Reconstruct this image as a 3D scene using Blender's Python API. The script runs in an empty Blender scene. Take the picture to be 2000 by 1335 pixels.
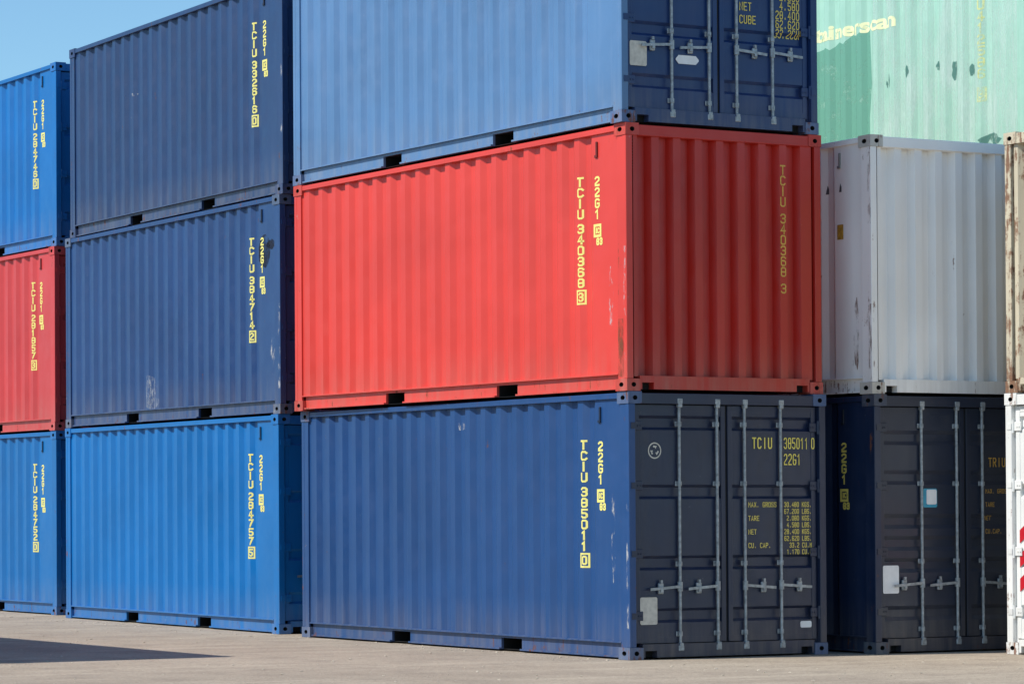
import bpy, bmesh, math, random
from mathutils import Matrix, Vector
random.seed(7)
sc = bpy.context.scene
col = sc.collection
L, W, H = 6.058, 2.438, 2.591
LEVEL = H + 0.004

# ------------------------------------------------------------------ materials
def lin(c):
    return tuple(((v/255)/12.92 if v/255 <= .04045 else ((v/255+.055)/1.055)**2.4) for v in c) + (1,)

class NT:
    def __init__(s, m):
        m.use_nodes = True; s.t = m.node_tree; s.t.nodes.clear()
    def n(s, typ, **kw):
        nd = s.t.nodes.new(typ)
        for k, v in kw.items():
            if k == 'inp':
                for a, b in v.items(): nd.inputs[a].default_value = b
            else: setattr(nd, k, v)
        return nd
    def l(s, a, b): s.t.links.new(a, b)
    def noise(s, vec, scale, detail=4, rough=.55):
        nd = s.n('ShaderNodeTexNoise', inp={'Scale': scale, 'Detail': detail, 'Roughness': rough})
        s.l(vec, nd.inputs['Vector']); return nd.outputs['Fac']
    def ramp(s, fac, a, b, va=0., vb=1.):
        nd = s.n('ShaderNodeMapRange', inp={'From Min': a, 'From Max': b, 'To Min': va, 'To Max': vb}); nd.clamp = True
        s.l(fac, nd.inputs['Value']); return nd.outputs['Result']
    def math(s, op, a, b):
        nd = s.n('ShaderNodeMath', operation=op)
        for i, v in enumerate((a, b)):
            if isinstance(v, (int, float)): nd.inputs[i].default_value = v
            else: s.l(v, nd.inputs[i])
        return nd.outputs[0]
    def mix(s, fac, a, b, mode='MIX'):
        nd = s.n('ShaderNodeMix', data_type='RGBA', blend_type=mode)
        for i, v in ((0, fac), (6, a), (7, b)):
            if isinstance(v, (int, float, tuple)): nd.inputs[i].default_value = v
            else: s.l(v, nd.inputs[i])
        return nd.outputs[2]

def coords(t, stretch=(1, 1, 1), rnd=True):
    tc = t.n('ShaderNodeTexCoord')
    mp = t.n('ShaderNodeMapping'); mp.inputs['Scale'].default_value = stretch
    t.l(tc.outputs['Object'], mp.inputs['Vector'])
    if rnd:
        oi = t.n('ShaderNodeObjectInfo')
        ml = t.math('MULTIPLY', oi.outputs['Random'], 37.)
        cb = t.n('ShaderNodeCombineXYZ')
        for i in range(3): t.l(ml, cb.inputs[i])
        t.l(cb.outputs[0], mp.inputs['Location'])
    return mp.outputs['Vector'], tc.outputs['Object']

_pm = {}
def paint(rgb, wear=.25, rust=.1, fade=.25, rough=.42, key=''):
    k = (rgb, wear, rust, fade, rough, key)
    if k in _pm: return _pm[k]
    m = bpy.data.materials.new('container_paint'); t = NT(m)
    base = lin(rgb)
    v, raw = coords(t); vs, _ = coords(t, (7, 7, .45))
    big = t.noise(v, .7, 2); mid = t.noise(v, 5, 4, .6); streak = t.noise(vs, 1.6, 4, .6)
    fine = t.noise(v, 55, 2, .6)
    dark = tuple(c*.84 for c in base[:3])+(1,)
    lite = tuple(min(1, c*.95+.01+.10*fade) for c in base[:3])+(1,)
    c = t.mix(t.ramp(big, .3, .7), dark, base)
    c = t.mix(t.math('MULTIPLY', t.ramp(streak, .45, .8), fade), c, lite)
    c = t.mix(t.math('MULTIPLY', t.ramp(mid, .5, .75), fade*.5), c, lite)
    sp = t.n('ShaderNodeSeparateXYZ'); t.l(raw, sp.inputs[0])
    dz = t.math('MULTIPLY', t.ramp(sp.outputs[2], .55, 0.), t.ramp(streak, .3, .8))
    c = t.mix(t.math('MULTIPLY', dz, .35), c, lin((150, 138, 122)))
    sc1 = t.math('MULTIPLY', t.ramp(t.noise(v, 9, 6, .75), .70-.06*wear, .76-.06*wear), min(1, wear*2))
    c = t.mix(t.math('MULTIPLY', sc1, .5), c, lin((176, 176, 172)))
    # more rust close to the lower rail
    low = t.math('MULTIPLY', t.ramp(sp.outputs[2], .22, .0), .045)
    rn = t.math('ADD', t.math('MULTIPLY', t.noise(vs, 3.1, 5, .7), .5), t.math('MULTIPLY', t.noise(v, 6, 6, .72), .5))
    rs = t.ramp(t.math('ADD', rn, low), .66-.22*rust, .70-.20*rust)
    c = t.mix(t.math('MULTIPLY', rs, .85), c, t.mix(fine, lin((70, 38, 22)), lin((140, 84, 50))))
    b = t.n('ShaderNodeBsdfPrincipled')
    t.l(c, b.inputs['Base Color'])
    t.l(t.math('ADD', t.ramp(mid, .3, .8, rough-.06, rough+.14), t.math('MULTIPLY', rs, .3)), b.inputs['Roughness'])
    bp = t.n('ShaderNodeBump', inp={'Strength': .5, 'Distance': .03})
    t.l(t.math('ADD', t.noise(v, 1.7, 2), t.math('MULTIPLY', fine, .012)), bp.inputs['Height'])
    t.l(bp.outputs[0], b.inputs['Normal'])
    o = t.n('ShaderNodeOutputMaterial'); t.l(b.outputs[0], o.inputs[0])
    _pm[k] = m; return m

def simple(name, rgb, rough=.6, metal=0., var=.25, scale=12, spec=.5):
    m = bpy.data.materials.new(name); t = NT(m); base = lin(rgb)
    v, _ = coords(t)
    c = t.mix(t.ramp(t.noise(v, scale, 3), .3, .7), tuple(x*(1-var) for x in base[:3])+(1,), tuple(min(1, x*(1+var*.5)) for x in base[:3])+(1,))
    b = t.n('ShaderNodeBsdfPrincipled', inp={'Roughness': rough, 'Metallic': metal, 'Specular IOR Level': spec})
    t.l(c, b.inputs['Base Color']); o = t.n('ShaderNodeOutputMaterial'); t.l(b.outputs[0], o.inputs[0])
    return m

def patchy(name, rgb, lo, hi, scale, stretch=(1, 1, 1), opacity=.9):
    m = bpy.data.materials.new(name); t = NT(m)
    v, _ = coords(t, stretch)
    f = t.math('MULTIPLY', t.ramp(t.noise(v, scale, 6, .7), lo, hi), opacity)
    b = t.n('ShaderNodeBsdfPrincipled', inp={'Roughness': .7, 'Base Color': lin(rgb)})
    tr = t.n('ShaderNodeBsdfTransparent'); mx = t.n('ShaderNodeMixShader')
    t.l(f, mx.inputs[0]); t.l(tr.outputs[0], mx.inputs[1]); t.l(b.outputs[0], mx.inputs[2])
    o = t.n('ShaderNodeOutputMaterial'); t.l(mx.outputs[0], o.inputs[0]); return m

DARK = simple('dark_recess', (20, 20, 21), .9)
RUBBER = simple('black_gasket', (24, 25, 27), .8)
GALV = simple('galvanised_steel', (160, 166, 170), .42, .35, .4, 25)
YEL = patchy('yellow_stencil_paint', (238, 228, 128), .22, .38, 14, (1, 1, 1), .95)
YELD = patchy('worn_yellow_paint', (232, 212, 104), .26, .40, 16, (1, 1, 1), .94)
DOORY = simple('door_yellow_paint', (246, 228, 108), .6, 0, .12, 20)
ENDY = simple('end_yellow_and_shade', (222, 176, 78), .6, 0, .2, 20)  # darker yellow; on the red end its shade is put into the colour
PALEY = patchy('pale_yellow_paint', (250, 248, 196), .24, .44, 7, (1, 1, 1), .9)
SOFTY = patchy('soft_yellow_paint', (244, 242, 170), .36, .60, 9, (1, 1, 1), .7)
FAINTY = patchy('faint_yellow_paint', (240, 238, 160), .40, .58, 7, (1, 1, .5), .65)
PLATE = simple('data_plate', (205, 200, 188), .5, 0, .2, 20)
WHITE = simple('white_sticker', (235, 236, 236), .5, 0, .08)
CYAN = simple('cyan_sticker', (60, 160, 190), .5)
AMBER = simple('amber_plate', (190, 150, 60), .5, 0, .4, 30)
GREYM = simple('grey_mark', (80, 84, 90), .6)
REDS = simple('red_stripe', (196, 26, 40), .45, 0, .1)
SCUFF = patchy('pale_scuff', (190, 196, 204), .46, .66, 9, (1, 4, 1.0), .6)
SMUDGE = patchy('dark_smudge', (10, 18, 40), .34, .52, 5, (1, 1, 1), .8)
SCRATCH = patchy('scratch', (205, 205, 205), .52, .64, 14, (1, 1, .35), .7)
GRIME = patchy('door_grime', (110, 110, 112), .50, .76, 4, (1, 1, .35), .3)
RUSTP = patchy('rust_streak', (120, 74, 46), .46, .62, 8, (1, 1, .3), .8)
CHALK = patchy('chalky_paint', (214, 232, 222), .36, .66, 2.2, (1, 3, .5), .6)
GREENP = patchy('green_touch_up', (112, 174, 150), .28, .46, 5, (1, 1, 1), .8)
DKGREEN = patchy('dark_green_touch_up', (80, 128, 116), .34, .50, 14, (1, 1, 1), .85)
WOOD = simple('floor_underside', (70, 52, 40), .9)

# ------------------------------------------------------------------ mesh helpers
def box(bm, x0, x1, y0, y1, z0, z1, mi=0, bev=0):
    vs = [bm.verts.new(p) for p in ((x0,y0,z0),(x1,y0,z0),(x1,y1,z0),(x0,y1,z0),(x0,y0,z1),(x1,y0,z1),(x1,y1,z1),(x0,y1,z1))]
    fs = [bm.faces.new([vs[i] for i in q]) for q in ((0,3,2,1),(4,5,6,7),(0,1,5,4),(1,2,6,5),(2,3,7,6),(3,0,4,7))]
    for f in fs: f.material_index = mi
    if bev:
        es = list({e for f in fs for e in f.edges})
        bmesh.ops.bevel(bm, geom=es, offset=bev, segments=1, affect='EDGES')
def cyl(bm, p0, p1, r, seg=10, mi=0):
    p0, p1 = Vector(p0), Vector(p1); d = p1-p0
    M = Matrix.Translation((p0+p1)/2) @ d.to_track_quat('Z', 'Y').to_matrix().to_4x4()
    g = bmesh.ops.create_cone(bm, cap_ends=True, segments=seg, radius1=r, radius2=r, depth=d.length, matrix=M)
    for v in g['verts']:
        for f in v.link_faces: f.material_index = mi
def mesh(name, bm, recalc=False, smooth=False):
    if recalc: bmesh.ops.recalc_face_normals(bm, faces=bm.faces[:])
    me = bpy.data.meshes.new(name); bm.to_mesh(me); bm.free()
    if smooth:
        for p in me.polygons: p.use_smooth = True
    return me
def part(name, me, parent, mats, label=None):
    if len(me.materials) < len(mats):
        for i in range(len(mats)-len(me.materials)): me.materials.append(None)
    o = bpy.data.objects.new(name, me); col.objects.link(o); o.parent = parent
    for i, m in enumerate(mats):
        o.material_slots[i].link = 'OBJECT'; o.material_slots[i].material = m
    if label: o['label'] = label
    return o

# block stencil characters, drawn as mitred strokes in a unit cell
c_, k_ = .24, .14
_O = [(c_,0),(1-c_,0),(1,k_),(1,1-k_),(1-c_,1),(c_,1),(0,1-k_),(0,k_),(c_,0)]
_C = [(1,1-k_),(1-c_,1),(c_,1),(0,1-k_),(0,k_),(c_,0),(1-c_,0),(1,k_)]
_P = [(0,0),(0,1),(1-c_,1),(1,1-k_),(1,.5+k_),(1-c_,.5),(0,.5)]
_D = [(0,0),(1-c_,0),(1,k_),(1,1-k_),(1-c_,1),(0,1),(0,0)]
ST = {'0': [_O], 'O': [_O], 'I': [[(.5,0),(.5,1)]], '1': [[(.1,.80),(.5,1),(.5,0)]],
 '2': [[(0,1-k_),(c_,1),(1-c_,1),(1,1-k_),(1,.62),(0,.20),(0,0),(1,0)]],
 '3': [[(0,1-k_),(c_,1),(1-c_,1),(1,1-k_),(1,.64),(.78,.51),(1,.38),(1,k_),(1-c_,0),(c_,0),(0,k_)], [(.4,.51),(.78,.51)]],
 '4': [[(.72,0),(.72,1),(0,.32),(1,.32)]],
 '5': [[(1,1),(0,1),(0,.56),(1-c_,.56),(1,.56-k_),(1,k_),(1-c_,0),(c_,0),(0,k_)]],
 '6': [[(1,1-k_),(1-c_,1),(c_,1),(0,1-k_),(0,k_),(c_,0),(1-c_,0),(1,k_),(1,.56-k_),(1-c_,.56),(0,.56)]],
 '7': [[(0,1),(1,1),(.35,0)]], '8': [_O, [(0,.5),(1,.5)]],
 '9': [[(0,k_),(c_,0),(1-c_,0),(1,k_),(1,1-k_),(1-c_,1),(c_,1),(0,1-k_),(0,.46+k_),(c_,.46),(1,.46)]],
 'T': [[(0,1),(1,1)], [(.5,1),(.5,0)]], 'C': [_C], 'U': [[(0,1),(0,k_),(c_,0),(1-c_,0),(1,k_),(1,1)]],
 'G': [_C+[(1,.46),(.55,.46)]], 'R': [_P, [(.45,.5),(1,0)]], 'P': [_P], 'M': [[(0,0),(0,1),(.5,.45),(1,1),(1,0)]],
 'A': [[(0,0),(.5,1),(1,0)], [(.2,.3),(.8,.3)]], 'X': [[(0,0),(1,1)], [(0,1),(1,0)]],
 'S': [[(1,1-k_),(1-c_,1),(c_,1),(0,1-k_),(0,.5+k_),(c_,.5),(1-c_,.5),(1,.5-k_),(1,k_),(1-c_,0),(c_,0),(0,k_)]],
 'N': [[(0,0),(0,1),(1,0),(1,1)]], 'E': [[(1,1),(0,1),(0,0),(1,0)], [(0,.5),(.8,.5)]], 'F': [[(1,1),(0,1),(0,0)], [(0,.5),(.8,.5)]],
 '.': [[(.4,0),(.4,.14)]], 'K': [[(0,0),(0,1)], [(1,1),(0,.42)], [(.3,.6),(1,0)]], 'B': [_D, [(0,.5),(1,.5)]], 'D': [_D], 'L': [[(0,1),(0,0),(1,0)]]}
def ribbon(bm, pts, t, z):
    P = [Vector(p) for p in pts]; closed = (P[0]-P[-1]).length < 1e-9
    if closed: P = P[:-1]
    n = len(P); Ls, Rs = [], []
    for i in range(n):
        a = P[i-1] if (closed or i > 0) else None; b = P[(i+1) % n] if (closed or i < n-1) else None
        d1 = (P[i]-a).normalized() if a is not None else None; d2 = (b-P[i]).normalized() if b is not None else None
        e1, e2 = d1 or d2, d2 or d1
        n1, n2 = Vector((-e1.y, e1.x)), Vector((-e2.y, e2.x)); m = (n1+n2)
        m = m.normalized() if m.length > 1e-6 else n1
        s = min(1/max(.2, m.dot(n1)), 1.9)*t/2
        q = P[i]
        if not closed and i == 0: q = q-e2*t/2
        if not closed and i == n-1: q = q+e1*t/2
        Ls.append(bm.verts.new((q.x+m.x*s, q.y+m.y*s, z))); Rs.append(bm.verts.new((q.x-m.x*s, q.y-m.y*s, z)))
    for i in range(n if closed else n-1):
        j = (i+1) % n; bm.faces.new((Ls[i], Rs[i], Rs[j], Ls[j]))
def put(bm, ch, cx, base, h, w=.066, t=None):
    if ch == ' ': return
    t = t or h*.19
    iw, ih = w-t, h-t
    for k, s in enumerate(ST[ch]):
        ribbon(bm, [(cx-iw/2+x*iw, base+t/2+y*ih) for x, y in s], t, .0004*k)
def hline(bm, s, x, base, h, adv, t=None, fill=.78):
    for i, ch in enumerate(s): put(bm, ch, x+(i+.5)*adv, base, h, adv*fill, t)
def word(bm, s, x, base, size, width, bold=.02):
    cu = bpy.data.curves.new('g', 'FONT'); cu.body = s; cu.size = size; cu.resolution_u = 3; cu.offset = bold*size; cu.fill_mode = 'BOTH'
    ob = bpy.data.objects.new('g', cu); col.objects.link(ob)
    dg = bpy.context.evaluated_depsgraph_get(); dg.update()
    me = bpy.data.meshes.new_from_object(ob.evaluated_get(dg))
    x0 = min(v.co.x for v in me.vertices); x1 = max(v.co.x for v in me.vertices); k = width/(x1-x0)
    nv = [bm.verts.new((x+(v.co.x-x0)*k, base+v.co.y, 0)) for v in me.vertices]
    for p in me.polygons:
        try: bm.faces.new([nv[i] for i in p.vertices])
        except ValueError: pass
    bpy.data.objects.remove(ob); bpy.data.curves.remove(cu); bpy.data.meshes.remove(me)
def rect(bm, x0, x1, y0, y1):
    bm.faces.new([bm.verts.new(p) for p in ((x0,y0,0),(x1,y0,0),(x1,y1,0),(x0,y1,0))])
def frame(bm, x0, x1, y0, y1, t):
    rect(bm, x0, x1, y0, y0+t); rect(bm, x0, x1, y1-t, y1); rect(bm, x0, x0+t, y0+t, y1-t); rect(bm, x1-t, x1, y0+t, y1-t)
def poly(bm, pts):
    bm.faces.new([bm.verts.new((p[0], p[1], 0)) for p in pts])
def blob(bm, cx, cy, rx, ry, n=14, jag=.3):
    poly(bm, [(cx+rx*math.cos(a)*(1-jag*random.random()), cy+ry*math.sin(a)*(1-jag*random.random())) for a in [2*math.pi*i/n for i in range(n)]])

def peval(P, t):
    for (a, da), (b, db) in zip(P, P[1:]):
        if a <= t <= b: return da + (db-da)*((t-a)/(b-a) if b > a else 0)
    return P[0][1] if t < P[0][0] else P[-1][1]
def conform(bm, P, axis, out, off=.0025):
    """flat artwork laid over a ribbed sheet; axis 0: ribs vary along t, 1: along h"""
    bmesh.ops.triangulate(bm, faces=bm.faces[:])
    lo = min(v.co[axis] for v in bm.verts); hi = max(v.co[axis] for v in bm.verts)
    for b, _ in P:
        if lo < b < hi:
            no = [0, 0, 0]; no[axis] = 1; co = [0, 0, 0]; co[axis] = b
            bmesh.ops.bisect_plane(bm, geom=bm.verts[:]+bm.edges[:]+bm.faces[:], plane_co=co, plane_no=no, dist=1e-6)
    for v in bm.verts:
        d = peval(P, v.co[axis])-off-v.co.z; t, h = v.co.x, v.co.y
        v.co = (d, t, h) if out == 'side' else (t, d, h)
    return bm
def side_art(bm, off=.0025):     # artwork drawn with +x to the reader's right; side panel reads toward -Y
    for v in bm.verts: v.co.x = -v.co.x
    return mesh('art', conform(bm, SIDE, 0, 'side', off))
# ------------------------------------------------------------------ profiles
SIDE = [(.148, .028), (.56, .028)]
y = .56
for i in range(19):
    SIDE += [(y+.062, .068), (y+.138, .068), (y+.200, .028), (y+.278, .028)]; y += .278
SIDE += [(5.912, .028)]
ENDW = [(.11, .030), (.16, .030)]
x = .16
for i in range(8):
    ENDW += [(x+.036, .105), (x+.140, .105), (x+.176, .030), (x+.265, .030)]; x += .265
ENDW += [(W-.11, .030)]
def doorprof(zs, w=.05, s=.028, d=.082):
    P = [(.16, .050)]
    for z in sorted(zs): P += [(z-w/2-s, .050), (z-w/2, d), (z+w/2, d), (z+w/2+s, .050)]
    return P+[(2.46, .050)]
DOOR_A = doorprof([.42, .93, 1.62, 2.29], .085)
DOOR_B = doorprof([.40, .88, 1.10, 1.32, 1.76, 2.16], .07, .04, .074)

_m = {}
def cached(key, fn):
    if key not in _m: _m[key] = fn()
    return _m[key]
def mirror(bm, mx=False, my=False, mz=False):
    for v in bm.verts:
        if mx: v.co.x = W-v.co.x
        if my: v.co.y = L-v.co.y
        if mz: v.co.z = H-v.co.z
    if (mx+my+mz) % 2: bmesh.ops.reverse_faces(bm, faces=bm.faces[:])
    return bm

def casting(mx, my, mz):
    bm = bmesh.new(); a, b, c = .162, .178, .118
    N = 16
    def holed(o, u, v, lu, lv, ru, rv, inw):
        o, u, v, inw = Vector(o), Vector(u), Vector(v), Vector(inw)
        ctr = o+u*lu/2+v*lv*.52; rim = []; outer = []; inner = []
        for i in range(N):
            t = 2*math.pi*(i+.5)/N; cx, sy = math.cos(t), math.sin(t)
            k = min(lu/2/abs(cx), lv*.48/abs(sy)) if sy > 0 else min(lu/2/abs(cx), lv*.52/abs(sy))
            outer.append(bm.verts.new(ctr+u*cx*k+v*sy*k))
            rim.append(bm.verts.new(ctr+u*cx*ru+v*sy*rv)); inner.append(bm.verts.new(ctr+u*cx*ru+v*sy*rv+inw*.045))
        for i in range(N):
            j = (i+1) % N
            bm.faces.new((outer[i], outer[j], rim[j], rim[i]))
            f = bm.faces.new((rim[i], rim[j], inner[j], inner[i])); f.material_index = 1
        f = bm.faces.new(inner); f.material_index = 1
        cs = [o, o+u*lu, o+u*lu+v*lv, o+v*lv]
        for p in cs:
            near = sorted(range(N), key=lambda i: (outer[i].co-p).length)[:2]
            bm.faces.new((outer[near[0]], outer[near[1]], bm.verts.new(p)))
    X, Y, Z = (1,0,0), (0,1,0), (0,0,1)
    holed((0,0,0), Y, Z, b, c, .033, .023, X)
    holed((0,0,0), X, Z, a, c, .028, .023, Y)
    for q in (((a,0,0),(a,b,0),(a,b,c),(a,0,c)), ((0,b,0),(0,b,c),(a,b,c),(a,b,0)), ((0,0,0),(0,b,0),(a,b,0),(a,0,0)), ((0,0,c),(a,0,c),(a,b,c),(0,b,c))):
        bm.faces.new([bm.verts.new(p) for p in q])
    return mesh('corner_casting', mirror(bm, mx, my, mz))
def post(mx, my):
    bm = bmesh.new()
    box(bm, .006, .085, .006, .058, .118, H-.118, 0, .004)
    box(bm, .010, .030, .058, .146, .118, H-.118, 0)
    box(bm, .030, .110, .058, .080, .118, H-.118, 0)
    return mesh('corner_post', mirror(bm, mx, my))
def side_panel(mx):
    bm = bmesh.new(); rows = [.172, .9, 1.7, 2.535]
    g = [[bm.verts.new((d, y, z)) for (y, d) in SIDE] for z in rows]
    for r in range(3):
        for i in range(len(SIDE)-1): bm.faces.new((g[r][i+1], g[r][i], g[r+1][i], g[r+1][i+1]))
    box(bm, .010, .078, .152, L-.152, .160, .174)          # the ledge along the foot of the sheet
    return mesh('side_panel', mirror(bm, mx))
def top_rail(mx):
    bm = bmesh.new(); box(bm, .005, .072, .178, L-.178, 2.522, 2.578, 0, .004)
    return mesh('top_side_rail', mirror(bm, mx))
PK = (3.029-1.025, 3.029+1.025)
def bottom_rail(mx):
    bm = bmesh.new(); segs = []; s = .178
    for p in PK: segs.append((s, p-.18)); s = p+.18
    segs.append((s, L-.178))
    for a, b in segs:
        box(bm, .045, .075, a, b, .018, .1595)
        box(bm, .016, .0448, a, b, .018, .034)
    for p in PK: box(bm, .045, .075, p-.18, p+.18, .136, .1595)
    return mesh('bottom_side_rail', mirror(bm, mx))
def pocket(p):
    bm = bmesh.new(); x0, x1 = .0755, W-.0755
    box(bm, x0, x1, p-.186, p-.180, .02, .135); box(bm, x0, x1, p+.180, p+.186, .02, .135)
    box(bm, x0, x1, p-.186, p+.186, .135, .139); box(bm, x0, x1, p-.186, p+.186, .016, .020)
    box(bm, x0+.5, x0+.51, p-.179, p+.179, .021, .134)
    return mesh('fork_pocket', bm)
def end_rails(my, z0, z1, notch):
    bm = bmesh.new()
    if notch:
        box(bm, .162, .19, .010, .09, z0, z1); box(bm, .33, W-.33, .010, .09, z0, z1); box(bm, W-.19, W-.162, .010, .09, z0, z1)
        for a, b in ((.19, .33), (W-.33, W-.19)):
            box(bm, a, b, .010, .09, z0+.065, z1); box(bm, a, b, .086, .089, z0, z0+.065, 1)
    else: box(bm, .162, W-.162, .006, .09, z0, z1, 0, .004)
    return mesh('end_rail', mirror(bm, False, my))
def end_wall(my):
    bm = bmesh.new(); rows = [.14, 1.3, 2.48]
    g = [[bm.verts.new((x, d, z)) for (x, d) in ENDW] for z in rows]
    for r in range(2):
        for i in range(len(ENDW)-1): bm.faces.new((g[r][i], g[r][i+1], g[r+1][i+1], g[r+1][i]))
    return mesh('end_wall', mirror(bm, False, my))
def roof():
    bm = bmesh.new(); P = []; y = .2
    while y < L-.3:
        P += [(y, 2.575), (y+.08, 2.575), (y+.10, 2.557), (y+.18, 2.557)]; y += .2
    P.append((L-.18, 2.575)); P.insert(0, (.09, 2.575)); P.append((L-.09, 2.575))
    a = [bm.verts.new((.066, y, z)) for y, z in P]; b = [bm.verts.new((W-.066, y, z)) for y, z in P]
    for i in range(len(P)-1): bm.faces.new((a[i], b[i], b[i+1], a[i+1]))
    return mesh('roof_panel', bm)
def floor():
    bm = bmesh.new(); box(bm, .08, W-.08, .11, L-.11, .142, .156)
    for i in range(18):
        y = .3+i*.32
        if all(abs(y-p) > .25 for p in PK): box(bm, .08, W-.08, y, y+.04, .03, .1415)
    return mesh('floor', bm)
DX = {0: (.105, 1.204), 1: (1.234, W-.105)}
def door(k, P):
    bm = bmesh.new(); x0, x1 = DX[k]; z0, z1 = .155, 2.462; f = .055
    box(bm, x0, x0+f, .044, .09, z0, z1, 0, .003); box(bm, x1-f, x1, .044, .09, z0, z1, 0, .003)
    box(bm, x0+f, x1-f, .046, .09, z0, z0+f); box(bm, x0+f, x1-f, .046, .09, z1-f, z1)
    g = [(bm.verts.new((x0+f, d, z)), bm.verts.new((x1-f, d, z))) for z, d in P]
    for a, b in zip(g, g[1:]): bm.faces.new((a[0], a[1], b[1], b[0]))
    return mesh('door', bm)
def gasket():
    bm = bmesh.new()
    for a, b in ((.086, .103), (1.206, 1.232), (W-.103, W-.086)): box(bm, a, b, .06, .085, .15, 2.47)
    box(bm, .103, W-.103, .06, .085, .151, .1545); box(bm, .103, W-.103, .06, .085, 2.4625, 2.468)
    box(bm, .10, W-.10, .0905, .094, .15, 2.47)
    return mesh('door_gasket', bm)
BARS = (.625, 1.085, 1.425, 1.875)
def bar(x):
    bm = bmesh.new(); yb = .024
    cyl(bm, (x, yb, .085), (x, yb, 2.52), .0145, 12)
    for z in (.075, 2.475): box(bm, x-.033, x+.033, .002, .0405, z, z+.055, 0, .006)
    for z in (.105, 2.44): box(bm, x-.020, x+.028, .001, .043, z, z+.05, 0, .006)
    for z in (.24, .92, 1.70, 2.28):
        box(bm, x-.040, x+.040, .036, .0435, z-.024, z+.024, 0, .003)
        cyl(bm, (x, yb, z-.020), (x, yb, z+.020), .022, 10)
    return mesh('locking_bar', bm)
def handle(x, s, z=.70):
    bm = bmesh.new()
    cyl(bm, (x, .024, z-.045), (x, .024, z+.045), .026, 10)
    box(bm, x-.012, x+.012, .002, .024, z-.03, z+.03)
    a = bmesh.ops.create_cube(bm, size=1)['verts']
    M = Matrix.Translation((x+s*.19, .009, z-.012)) @ Matrix.Rotation(s*.07, 4, 'Y') @ Matrix.Diagonal((.36, .012, .026, 1))
    bmesh.ops.transform(bm, matrix=M, verts=a)
    cx = x+s*.23
    box(bm, cx-.03, cx+.03, .018, .043, z-.07, z+.035, 0, .006); box(bm, cx-.017, cx+.017, .001, .018, z-.055, z+.0, 0, .004)
    box(bm, cx-.012, cx+.012, .010, .03, z+.035, z+.065)
    return mesh('handle', bm)
def hinge(k, z):
    bm = bmesh.new(); s = 1 if k == 0 else -1; x = .086 if k == 0 else W-.086
    cyl(bm, (x, .026, z-.065), (x, .026, z+.065), .015, 10)
    xa, xb = sorted((x, x+s*.10)); box(bm, xa, xb, .030, .0425, z-.045, z+.045, 0, .004)
    xa, xb = sorted((x-s*.055, x)); box(bm, xa, xb, .0005, .0055, z-.03, z+.03)
    for dx in (.05, .08):
        cyl(bm, (x+s*dx, .024, z), (x+s*dx, .031, z), .009, 8)
    return mesh('hinge', bm)
def vent():
    bm = bmesh.new(); box(bm, .010, .0275, .462, .484, 2.30, 2.455, 0, .004); box(bm, .014, .0275, .485, .505, 2.30, 2.325)
    return mesh('vent_cover', bm)

# ------------------------------------------------------------------ lettering
def type_code():
    bm = bmesh.new(); y = -.475
    for i, ch in enumerate('22G1'): put(bm, ch, y, 2.02-i*.108, .098, .076, .020)
    return side_art(bm)
def rail_mark():
    bm = bmesh.new(); y = -.475
    frame(bm, y-.060, y+.060, 1.52, 1.65, .026); put(bm, 'I', y-.016, 1.556, .058, .03, .018); put(bm, 'C', y+.014, 1.556, .058, .034, .013)
    put(bm, '8', y+.004, 1.44, .075, .046, .018); put(bm, '3', y+.055, 1.44, .075, .046, .018)
    return side_art(bm)
def number_code(num, chk):
    bm = bmesh.new(); y = -.755; z = 2.04; p = .107; h = .097
    for ch in 'TCIU': put(bm, ch, y, z, h, .072, .0195); z -= p
    z -= .035
    for ch in num: put(bm, ch, y, z, h, .072, .0195); z -= p
    z -= .03
    put(bm, chk, y, z, h*.95, .056, .018); frame(bm, y-.054, y+.054, z-.028, z+h+.022, .018)
    return side_art(bm)
def data_block(parent, P, m, h, x1, x2, z, step, labels, values, adv, adv2):
    for rows, x in ((labels, x1), (list(enumerate(values)), x2)):
        for k, s in rows:
            bm = bmesh.new(); hline(bm, s, x, z-k*step, h, adv if x == x1 else adv2, h*.12, .80)
            part('data_lettering', mesh('l', conform(bm, P, 1, 'end', .006)), parent, [m])
VALS = ['30.480 KGS.', '67.200 LBS.', ' 2.080 KGS.', ' 4.580 LBS.', '28.400 KGS.', '62.620 LBS.', '  33.2 CU.M.', ' 1.170 CU.FT']

def plate(name, parent, x0, x1, z0, z1, m, y=.0425, label=None, cut=.012):
    bm = bmesh.new(); c = cut
    pts = [(x0+c, z0), (x1-c, z0), (x1, z0+c), (x1, z1-c), (x1-c, z1), (x0+c, z1), (x0, z1-c), (x0, z0+c)]
    a = [bm.verts.new((p[0], y-.004, p[1])) for p in pts]; b = [bm.verts.new((p[0], y, p[1])) for p in pts]
    bm.faces.new(a); bm.faces.new(b[::-1])
    for i in range(8): bm.faces.new((a[i], b[i], b[(i+1) % 8], a[(i+1) % 8]))
    return part(name, mesh(name, bm, True), parent, [m], label)

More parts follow.
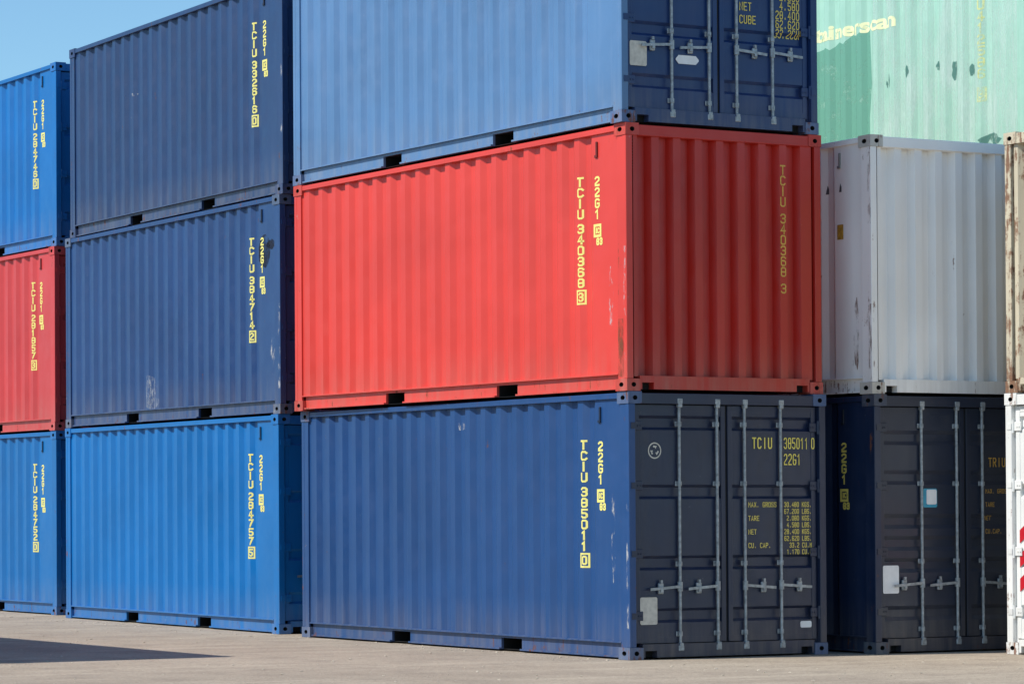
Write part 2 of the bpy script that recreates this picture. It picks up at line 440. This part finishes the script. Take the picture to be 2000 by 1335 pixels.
# ------------------------------------------------------------------ container builder
def container(label, x, y, lvl, rot, rgb, near='door', wear=.25, rust=.1, fade=.25, cast_rust=.4, codes=None,
              doorrgb=None, dprof=DOOR_A, code_mat=None, castrgb=None, rough=.42, hz=.70):
    root = bpy.data.objects.new('shipping_container', None); col.objects.link(root)
    root.location = (x, y, lvl*LEVEL); root.rotation_euler = (0, 0, rot)
    root['label'] = label; root['category'] = 'shipping container'; root['group'] = 'stacked shipping containers'
    pm = paint(rgb, wear, rust, fade, rough); cm = paint(castrgb or rgb, min(1, wear+.7), cast_rust, .6, .6, 'c')
    fm = paint(rgb, min(1, wear+.45), rust+.22, fade, rough, 'f')
    dm = paint(doorrgb, wear, rust, fade*.5, .34) if doorrgb else pm  # near end's own colour; on the red container it carries shade
    R = {'root': root}
    for mz in (0, 1):
        for my in (0, 1):
            for mx in (0, 1):
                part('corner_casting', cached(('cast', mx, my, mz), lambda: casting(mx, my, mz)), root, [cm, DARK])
    for my in (0, 1):
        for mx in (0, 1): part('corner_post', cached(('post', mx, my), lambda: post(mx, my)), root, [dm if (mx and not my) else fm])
    for mx in (0, 1):
        o = part('side_panel', cached(('side', mx), lambda: side_panel(mx)), root, [pm])
        if mx == 0: R['side'] = o
        part('top_side_rail', cached(('tr', mx), lambda: top_rail(mx)), root, [fm])
        part('bottom_side_rail', cached(('br', mx), lambda: bottom_rail(mx)), root, [fm])
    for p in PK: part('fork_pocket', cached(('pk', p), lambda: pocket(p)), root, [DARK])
    for my in (0, 1):
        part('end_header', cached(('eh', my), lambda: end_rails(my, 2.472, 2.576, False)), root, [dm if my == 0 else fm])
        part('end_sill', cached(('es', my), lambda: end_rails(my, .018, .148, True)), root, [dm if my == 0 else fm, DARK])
    part('end_wall', cached(('ew', 1), lambda: end_wall(True)), root, [pm])
    part('roof_panel', cached('roof', roof), root, [pm]); part('floor', cached('floor', floor), root, [WOOD])
    part('vent_cover', cached('vent', vent), R['side'], [simpledark(rgb)])
    if near == 'wall':
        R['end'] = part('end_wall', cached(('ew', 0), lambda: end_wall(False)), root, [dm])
    else:
        part('door_gasket', cached('gasket', gasket), root, [RUBBER])
        for k in (0, 1):
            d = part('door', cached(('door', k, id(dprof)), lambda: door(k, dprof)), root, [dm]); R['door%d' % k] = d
            for b in BARS[2*k:2*k+2]:
                part('locking_bar', cached(('bar', b), lambda: bar(b)), d, [GALV])
                s = -1 if k == 0 else 1
                part('handle', cached(('h', b, hz), lambda: handle(b, s, hz)), d, [GALV])
            for z in (.42, 1.02, 1.68, 2.26):
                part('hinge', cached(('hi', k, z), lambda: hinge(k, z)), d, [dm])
    if codes:
        part('type_lettering', type_code(), R['side'], [code_mat or YEL])
        part('rail_mark', rail_mark(), R['side'], [code_mat or YEL])
        if codes[0]: part('number_lettering', number_code(*codes), R['side'], [code_mat or YEL])
    return R
_sd = {}
def simpledark(rgb):
    if rgb not in _sd: _sd[rgb] = simple('vent_slot_dark', tuple(c*.5 for c in rgb), .6)  # container colour halved, the darkness of the slot put into the colour
    return _sd[rgb]
def scuff(R, y, z, ry, rz, m=None, n=1):
    bm = bmesh.new(); blob(bm, -y, z, ry, rz)
    part('scuff', side_art(bm, .0018), R['side'], [m or SCUFF])
def post_scuff(R, y0, y1, z0, z1, m=None):
    bm = bmesh.new()
    vs = [bm.verts.new(p) for p in ((.0045, y0, z0), (.0045, y1, z0), (.0045, y1, z1), (.0045, y0, z1))]
    bm.faces.new(vs); part('scuff', mesh('scuff', bm), R['root'], [m or SCRATCH])

NAVY = (28, 72, 126); NAVY2 = (34, 70, 120); AZURE = (0, 108, 178); RED = (222, 66, 56)
# --- stack nearest the camera
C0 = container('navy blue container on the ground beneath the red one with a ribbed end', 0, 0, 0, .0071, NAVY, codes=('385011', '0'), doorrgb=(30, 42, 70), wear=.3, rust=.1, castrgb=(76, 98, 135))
C1 = container('bright red container with yellow codes on its long side and on its ribbed end', -.013, 0, 1, .0186, RED, near='wall', codes=('340368', '3'), doorrgb=(188, 40, 28), wear=.2, rust=.05, fade=.12, castrgb=(196, 62, 50))  # ribbed end is a darker copy of the side red, shade put in
C2 = container('pale blue container on top of the red one', -.047, .01, 2, .0131, (88, 128, 172), doorrgb=(20, 52, 104), wear=.15, rust=.03, fade=.5, castrgb=(76, 104, 148), hz=.785)  # long sides paler than the doors
# --- middle stack
B0 = container('bright blue container at the bottom of the middle stack, beneath two navy ones', .085, 6.79, 0, -.0294, AZURE, codes=('284757', '5'), wear=.2, rust=.05, fade=.08)
B1 = container('navy blue container with a pale scuff low on its side, middle of its stack', .106, 6.772, 1, -.0264, NAVY2, codes=('384714', '2'), wear=.4, rust=.1, castrgb=(80, 98, 125))
B2 = container('dull navy container topmost in the stack just left of the pale blue one', .140, 6.751, 2, -.0316, (34, 64, 108), codes=('332616', '0'), wear=.25, rust=.08)
# --- far left stack
A0 = container('blue container on the ground at the far left, under the smaller red one', .590, 13.802, 0, 0, (8, 104, 170), codes=('284752', '0'), wear=.2, rust=.08, fade=.15)
A1 = container('muted red container in the far left stack, between two bright blue ones', .578, 13.806, 1, .004, (200, 62, 64), codes=('281857', '3'), wear=.2, rust=.06)
A2 = container('bright blue container topmost of the far left stack, under open sky', .605, 13.792, 2, -.002, (0, 106, 178), codes=('284746', '0'), wear=.15, rust=.05, fade=.06)
# --- right stack
D0 = container('charcoal navy container beneath the white one, small blue and white notice on its door', 2.824, -.24, 0, 0, (24, 40, 70), doorrgb=(34, 43, 62), dprof=DOOR_B, codes=('', ''), wear=.25, rust=.14, castrgb=(66, 74, 90), code_mat=YELD)
D1 = container('white container with ribbed end wall standing on the charcoal one', 2.808, -.231, 1, 0, (254, 252, 248), near='wall', wear=.1, rust=.14, fade=.05, cast_rust=.6, castrgb=(200, 196, 186))
# --- crosswise stack at the right edge
RT = -math.pi/2
F0 = container('white container with red stripes, a sliver at the lower right edge', 4.007, -.779, 0, RT, (232, 232, 228), wear=.1, rust=.18, fade=.05, cast_rust=.6)
F1 = container('rusty cream container, a sliver at the right edge above the striped one', 4.014, -.79, 1, RT, (206, 196, 172), near='wall', wear=.4, rust=.62, cast_rust=.9)
# --- mint green stack behind
E0 = container('brown container at the foot of the stack under the mint green one', 6.56, 1.45, 0, 0, (110, 60, 44), near='wall')
E1 = container('grey container directly under the mint green one', 6.56, 1.45, 1, 0, (150, 152, 150), near='wall')
E2 = container('faded mint green container behind the white one, with darker green touch ups', 6.56, 1.45, 2, 0, (164, 208, 186), near='wall', wear=.25, rust=.0, fade=.8, rough=.6)
# --- stack out of frame whose shadow falls across the yard
G0 = container('navy container on the ground beyond the left edge, lower of its pair', -7.25-W, 3.0, 0, .03, NAVY)
G1 = container('red container on a navy one beyond the left edge', -7.25-W, 3.0, 1, .03, RED)

# --- markings on the lowest near container's doors
def end_text(name, R, key, s, x, z, h, adv, t, m, P=DOOR_A, off=.006):
    bm = bmesh.new(); hline(bm, s, x, z, h, adv, t)
    part(name, mesh('l', conform(bm, P, 1, 'end', off)), R[key], [m])
end_text('owner_lettering', C0, 'door1', 'TCIU', 1.53, 2.045, .112, .066, .0135, DOORY)
end_text('number_lettering', C0, 'door1', '385011', 1.928, 2.045, .112, .053, .0105, DOORY)
end_text('check_digit', C0, 'door1', '0', 2.272, 2.045, .112, .053, .0105, DOORY, off=.009)
end_text('type_lettering', C0, 'door1', '22G1', 1.928, 1.885, .112, .056, .011, DOORY)
data_block(C0['door1'], DOOR_A, DOORY, .050, 1.48, 1.93, 1.468, .067, [(0, 'MAX. GROSS'), (2, 'TARE'), (4, 'NET'), (6, 'CU. CAP.')], VALS, .036, .032)
plate('data_plate', C0['door0'], .155, .36, .335, .60, PLATE)
plate('small_sign', C0['door1'], 2.13, 2.27, .27, .335, WHITE, .049)
def emblem(parent, cx, cz, r, y=.0455):
    bm = bmesh.new(); N = 28
    ring = lambda q: [bm.verts.new((cx+q*math.cos(2*math.pi*i/N), y, cz+q*math.sin(2*math.pi*i/N))) for i in range(N)]
    a, b = ring(r), ring(r*.84)
    for i in range(N): bm.faces.new((a[i], a[(i+1) % N], b[(i+1) % N], b[i]))
    for k in range(3):
        t = math.pi/2+k*2*math.pi/3
        p = [(cx+q*math.cos(t+w), cz+q*math.sin(t+w)) for q, w in ((r*.25, -.6), (r*.66, -.55), (r*.66, .35), (r*.45, .5), (r*.40, 0))]
        bm.faces.new([bm.verts.new((u, y, v)) for u, v in p])
    part('round_emblem', mesh('e', bm), parent, [PLATE])
emblem(C0['door0'], .345, 2.02, .08)
# --- red end code
bm = bmesh.new(); z = 2.175
for ch in 'TCIU 340368 3':
    if ch == ' ': z -= .06; continue
    put(bm, ch, 1.965, z, .098, .068, .0145); z -= .106
part('number_lettering', mesh('l', conform(bm, ENDW, 0, 'end')), C1['end'], [ENDY])
# --- pale blue container doors
data_block(C2['door1'], DOOR_A, YELD, .085, 1.475, 1.93, 1.50, .092, [(0, 'MAX.'), (2, 'TARE'), (3.4, 'NET'), (4.8, 'CUBE')], ['30.480', '67.200', ' 2.080', ' 4.580', '28.400', '62.620', '33.2CUM'], .054, .052)
plate('data_plate', C2['door0'], .13, .335, .56, .80, PLATE)
plate('oval_sticker', C2['door0'], .69, .97, .61, .695, WHITE, .0455, cut=.035)
# --- charcoal container doors
plate('data_plate', D0['door0'], .13, .335, .60, .88, WHITE)
plate('notice_sticker', D0['door0'], .66, .84, 1.46, 1.65, CYAN, .0435, 'pale blue notice with a white centre')
plate('notice_sticker', D0['door0'], .70, .83, 1.49, 1.64, WHITE, .0385, 'white centre of the pale blue notice')
end_text('owner_lettering', D0, 'door1', 'TRIU', 1.52, 1.87, .095, .060, .0115, ENDY, DOOR_B)
end_text('number_lettering', D0, 'door1', '412586', 1.928, 1.87, .095, .052, .0105, ENDY, DOOR_B)
data_block(D0['door1'], DOOR_B, ENDY, .046, 1.48, 1.93, 1.60, .068, [(0, 'MAX. GROSS'), (2, 'TARE'), (4, 'NET'), (6, 'CU.CAP.')], VALS, .032, .032)
def grime(R, key, x0, x1, z0, z1, P):
    bm = bmesh.new(); rect(bm, x0, x1, z0, z1)
    part('grime', mesh('g', conform(bm, P, 1, 'end', .0015)), R[key], [GRIME])
for Rr, P in ((C0, DOOR_A), (D0, DOOR_B)):
    grime(Rr, 'door0', .165, 1.145, .23, 2.39, P); grime(Rr, 'door1', 1.295, 2.27, .23, 2.39, P)
# --- small signs on the white container's side
bm = bmesh.new(); rect(bm, -.52, -.43, 1.58, 1.73); part('warning_plate', side_art(bm, .004), D1['side'], [AMBER])
for y in (.47, .70):
    bm = bmesh.new(); poly(bm, [(-y-.018, 2.06), (-y+.018, 2.06), (-y+.018, 2.11), (-y, 2.15)])
    part('small_mark', side_art(bm, .004), D1['side'], [GREYM])
# --- red stripes on the striped container
for z in (.62, .86, 1.10):
    bm = bmesh.new(); poly(bm, [(.150, z), (.62, z+.36), (.62, z+.49), (.150, z+.13)])
    for v in bm.verts: v.co = (v.co.x, .0415, v.co.y)
    part('warning_stripe', mesh('s', bm), F0['door0'], [REDS])
# --- mint container's word, codes and touched-up paint
bm = bmesh.new(); word(bm, 'containerscan', -4.06, 1.93, .24, 1.93, .038)
part('word_lettering', side_art(bm), E2['side'], [PALEY])
bm = bmesh.new()
for i, ch in enumerate('TCIU412586'): put(bm, ch, -.76, 2.28-i*.13, .115, .09)
part('number_lettering', side_art(bm), E2['side'], [FAINTY])
bm = bmesh.new(); put(bm, '3', -.76, .88, .11, .06); frame(bm, -.82, -.70, .85, 1.02, .025)
part('check_digit', side_art(bm), E2['side'], [SOFTY])
bm = bmesh.new(); rect(bm, -2.5, -.2, .3, 2.4); part('chalky_area', side_art(bm, .0008), E2['side'], [CHALK], 'whitish weathered area')
bm = bmesh.new()
poly(bm, [(-3.9, .2), (-2.60, .2), (-2.61, .9), (-2.57, 1.30), (-2.60, 1.97), (-2.72, 1.95), (-2.80, 1.90), (-2.90, 1.93), (-3.02, 1.84), (-3.12, 1.88), (-3.26, 1.80), (-3.34, 1.84), (-3.9, 1.75)])
part('touch_up_patch', side_art(bm, .0015), E2['side'], [GREENP], 'darker green area of fresh paint')
for y, z, ry, rz in ((2.25, 1.30, .03, .10), (1.95, 1.36, .05, .08), (1.46, 1.36, .05, .07), (1.20, 1.28, .065, .15), (.92, 1.24, .06, .09), (.62, .40, .22, .09), (2.31, 1.26, .02, .05)):
    bm = bmesh.new(); blob(bm, -y, z, ry, rz, 14, .45)
    part('touch_up_spot', side_art(bm, .002), E2['side'], [DKGREEN])
# --- scuffs
scuff(B1, 3.55, .42, .17, .24); scuff(B1, 3.45, .25, .22, .10); scuff(B1, .42, 1.95, .17, .24, SMUDGE); scuff(B1, .25, 2.02, .12, .07, SMUDGE)
scuff(B1, .22, .75, .06, .2, SCRATCH); scuff(B2, 4.3, 1.72, .35, .03, SCRATCH)
scuff(C0, 3.35, 2.36, .07, .06, SCRATCH); scuff(C0, 2.9, 2.33, .08, .05, SCRATCH); scuff(C0, 4.45, 2.2, .07, .06, SCRATCH); scuff(C0, 5.6, 2.3, .05, .06, SCRATCH)
scuff(C0, .28, 1.2, .04, .5, SCRATCH); scuff(C1, .27, .9, .04, .35, SCRATCH); scuff(D1, .25, .6, .05, .4, RUSTP)
post_scuff(C0, .02, .05, .3, 1.6); post_scuff(C1, .02, .05, .3, 1.4); post_scuff(B2, .015, .05, .5, 1.6); post_scuff(B1, .01, .055, .3, 1.2)
post_scuff(D1, .008, .05, .14, .9, RUSTP); post_scuff(D1, .008, .05, 1.7, 2.4, RUSTP); post_scuff(C1, .06, .14, .14, .7, RUSTP)

# ------------------------------------------------------------------ ground
m = bpy.data.materials.new('yard_paving'); t = NT(m)
tc = t.n('ShaderNodeTexCoord'); v = tc.outputs['Object']
big = t.noise(v, .22, 4, .6); mid = t.noise(v, 1.6, 6, .65); fine = t.noise(v, 22, 5, .7); grit = t.noise(v, 90, 2, .7)
mp = t.n('ShaderNodeMapping'); mp.inputs['Scale'].default_value = (.25, 2.2, 1); mp.inputs['Rotation'].default_value = (0, 0, .5); t.l(v, mp.inputs['Vector'])
trk = t.noise(mp.outputs[0], 1.2, 5, .6)
c = t.mix(t.ramp(big, .3, .7), lin((156, 142, 126)), lin((178, 164, 146)))
c = t.mix(t.math('MULTIPLY', t.ramp(mid, .45, .7), .6), c, lin((134, 122, 110)))
c = t.mix(t.math('MULTIPLY', t.ramp(trk, .5, .7), .6), c, lin((194, 180, 160)))
c = t.mix(t.math('MULTIPLY', t.ramp(fine, .50, .66), .6), c, lin((108, 99, 90)))
c = t.mix(t.math('MULTIPLY', t.ramp(grit, .56, .68), .7), c, lin((212, 200, 182)))
b = t.n('ShaderNodeBsdfPrincipled', inp={'Roughness': .92, 'Specular IOR Level': .2}); t.l(c, b.inputs['Base Color'])
bp = t.n('ShaderNodeBump', inp={'Strength': .9, 'Distance': .03})
t.l(t.math('ADD', t.math('ADD', t.math('MULTIPLY', mid, .6), t.math('MULTIPLY', fine, .5)), t.math('MULTIPLY', grit, .25)), bp.inputs['Height']); t.l(bp.outputs[0], b.inputs['Normal'])
o = t.n('ShaderNodeOutputMaterial'); t.l(b.outputs[0], o.inputs[0])
bm = bmesh.new(); S = 3000
bm.faces.new([bm.verts.new(p) for p in ((-S,-S,0),(S,-S,0),(S,S,0),(-S,S,0))])
g = bpy.data.objects.new('ground', mesh('ground', bm)); col.objects.link(g); g.data.materials.append(m); g['kind'] = 'structure'
g.location.z = -.002
bm = bmesh.new(); k = 0
while k < 1200:
    x, y = random.uniform(-9, 5), random.uniform(-7, 16)
    if x > -.05 and y > -.8: continue
    if random.random() < .4 and y > 0: x = -abs(random.gauss(0, .3))-.03
    r = random.choice((.003, .004, .005, .006, .009, .012)) * random.uniform(.7, 1.3)
    q = bmesh.ops.create_icosphere(bm, subdivisions=1, radius=r)['verts']
    for w in q: w.co = Vector((w.co.x*random.uniform(.7, 1.6)+x, w.co.y*random.uniform(.7, 1.6)+y, w.co.z*random.uniform(.4, .7)+r*.1))
    k += 1
gv = bpy.data.objects.new('gravel', mesh('gravel', bm)); col.objects.link(gv); gv.data.materials.append(simple('gravel_stone', (190, 178, 160), .9, 0, .3, 3))
gv['kind'] = 'stuff'; gv['label'] = 'loose grit and small stones scattered over the paved yard'; gv['category'] = 'gravel'

# ------------------------------------------------------------------ light
el = math.radians(50); to_sun = Vector((-math.cos(math.radians(8))*math.cos(el), math.sin(math.radians(8))*math.cos(el), math.sin(el)))
sd = bpy.data.lights.new('sun', 'SUN'); sd.energy = 4.8; sd.angle = math.radians(.5); sd.color = (1, .955, .88)
so = bpy.data.objects.new('sun', sd); col.objects.link(so); so.rotation_euler = to_sun.to_track_quat('Z', 'Y').to_euler(); so.location = (-20, 0, 30)
w = bpy.data.worlds.new('World'); sc.world = w; w.use_nodes = True; nt = w.node_tree
sky = nt.nodes.new('ShaderNodeTexSky'); sky.sky_type = 'NISHITA'; sky.sun_disc = False; sky.sun_elevation = el; sky.sun_rotation = math.atan2(to_sun.x, to_sun.y)
sky.air_density = 1.0; sky.dust_density = .3; sky.ozone_density = 1.1
tint = nt.nodes.new('ShaderNodeMix'); tint.data_type = 'RGBA'; tint.blend_type = 'MULTIPLY'; tint.inputs[0].default_value = 1; tint.inputs[7].default_value = (.78, 1.05, 1.17, 1)
nt.links.new(sky.outputs[0], tint.inputs[6])
bg = nt.nodes['Background']; bg.inputs[1].default_value = .13; nt.links.new(tint.outputs[2], bg.inputs[0])
sc.view_settings.view_transform = 'Standard'; sc.view_settings.look = 'None'; sc.view_settings.exposure = 0

# ------------------------------------------------------------------ camera
yaw, pit, rol, f = .4333, .0136, -.0038, 5644.6
F = Vector((math.sin(yaw)*math.cos(pit), math.cos(yaw)*math.cos(pit), math.sin(pit)))
R = Vector((math.cos(yaw), -math.sin(yaw), 0)); U = R.cross(F)
R2 = R*math.cos(rol)+U*math.sin(rol); U2 = -R*math.sin(rol)+U*math.cos(rol)
cd = bpy.data.cameras.new('camera'); cam = bpy.data.objects.new('camera', cd); col.objects.link(cam)
M = Matrix((R2, U2, -F)).transposed().to_4x4(); M.translation = Vector((-17.2166, -22.7178, 1.4444)); cam.matrix_world = M
cd.sensor_width = 36; cd.sensor_fit = 'HORIZONTAL'; cd.lens = f/2000*36; cd.shift_x = 1005.6/2000; cd.shift_y = 255.8/2000; cd.clip_start = .1; cd.clip_end = 6000
sc.camera = cam
